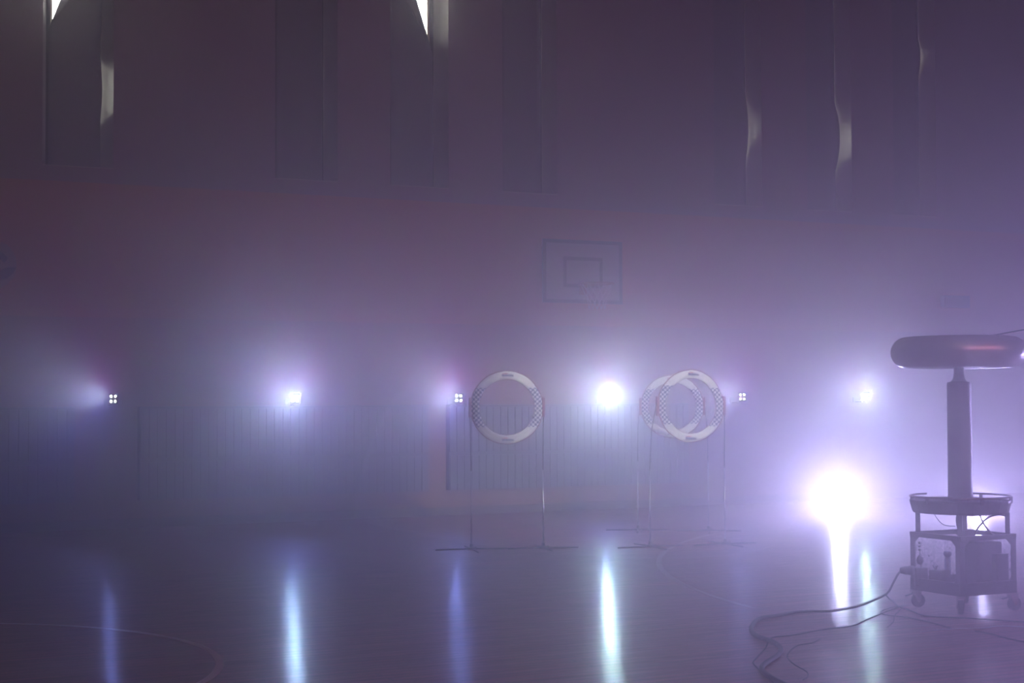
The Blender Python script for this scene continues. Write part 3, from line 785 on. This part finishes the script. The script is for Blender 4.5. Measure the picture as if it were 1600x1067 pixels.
        for sy in (-.024, .024):
            fk.prism([(-.03, .118), (.035, .118), (.034, .06), (.026, .04), (.010, .04), (-.005, .07)], sy - .0025, sy + .0025, mat=Q)
        fk.box(-.035, .04, -.028, .028, .114, .131, mat=Q)
        fk.tube([Q @ Vector((.018, -.03, .0505)), Q @ Vector((.018, .03, .0505))], .006, 8)
        fk.build('fork', M['zinc'], k)
        MB().bar(Q @ Vector((-.03, 0, .10)), Q @ Vector((-.075, 0, .085)), .03, .006).build('brake_pedal', M['blackmetal'], k)
    return t
def tag_none(o): return o
spark_coil()

# ------------------------------------------------------------------ cables on the floor
def cable(name, pts, r, m, label, cat='cable', group=None):
    """pts: (px, py) on the floor or (px, py, height, depth) for the raised end"""
    P = []
    for p in pts:
        if len(p) == 2: P.append(on_floor(p[0], p[1], 0) + Vector((0, 0, 0)))
        else: P.append(at_depth(p[0], p[1], p[2]))
    k = len(P); rs = r if isinstance(r, (list, tuple)) else [r] * k
    Q = smooth_path(P, 6)
    R = [rs[min(i // 6, k - 1)] + (rs[min(i // 6 + 1, k - 1)] - rs[min(i // 6, k - 1)]) * (i % 6) / 6 for i in range(len(Q))]
    Q = [Vector((q.x, q.y, max(q.z, R[i] + .0005))) for i, q in enumerate(Q)]
    o = MB().tube(Q, R, 10 if max(R) > .006 else 6).build(name, m, smooth=True)
    return tag(o, label, cat, group)
cable('power_cable', [(1409, 893, 12.22), (1404, 896, 12.22), (1396, 910, 12.18), (1386, 927, 12.14), (1364, 938, 12.10), (1340, 947, 12.0), (1310, 953, 11.93), (1280, 957), (1245, 958.5), (1215, 964), (1190, 969), (1178, 977), (1174, 987), (1180, 996), (1195, 1002), (1210, 1008), (1220, 1017), (1216, 1027), (1204, 1035), (1193, 1043), (1191, 1051), (1200, 1060), (1220, 1071), (1245, 1083)],
      [.008] * 5 + [.009] * 3 + [.010, .012] + [.015] * 14, M['rubber'], 'thick black power cable snaking from the coil stand across the floor')
WG = 'thin wires on the floor by the coil stand'
cable('thin_wire', [(1416, 947), (1400, 951), (1378, 959), (1352, 970), (1330, 979), (1290, 984), (1240, 993), (1207, 997), (1200, 1005), (1195, 1015), (1181, 1030), (1177, 1037), (1187, 1048), (1202, 1062), (1215, 1075)], .0042, M['rubber'],
      'long thin wire running beside the thick power cable', 'wire', WG)
cable('thin_wire', [(1282, 999), (1270, 1005), (1245, 1010), (1230, 1025), (1240, 1038), (1260, 1050), (1262, 1058), (1255, 1063)], .0035, M['rubber'],
      'short loose wire end curling on the floor inside the cable bend', 'wire', WG)
cable('thin_wire', [(1384, 929, 12.1), (1392, 938), (1403, 948), (1420, 954), (1445, 963), (1480, 965.5), (1530, 968), (1600, 973), (1660, 978)], .005, M['rubber'],
      'dark wire passing under the coil stand towards the right', 'wire', WG)
cable('thin_wire', [(1412, 947), (1390, 951), (1377, 956), (1382, 961), (1420, 966), (1460, 975), (1487, 983)], .004, M['rubber'],
      'wire doubling back below the left caster of the coil stand', 'wire', WG)
cable('thin_wire', [(1410, 951), (1398, 962), (1396, 972), (1386, 981)], .0035, M['rubber'], 'short wire tail left of the left caster', 'wire', WG)
cable('thin_wire', [(1524, 987), (1545, 991), (1580, 1000), (1620, 1008)], .005, M['rubber'], 'dark wire on the floor at the lower right, nearest the viewer', 'wire', WG)
cable('bare_wire', [(1440, 988), (1470, 985), (1500, 983), (1535, 982), (1562, 979), (1610, 981)], .004, M['steel'], 'shiny bare wire glinting on the floor in front of the coil stand', 'wire')
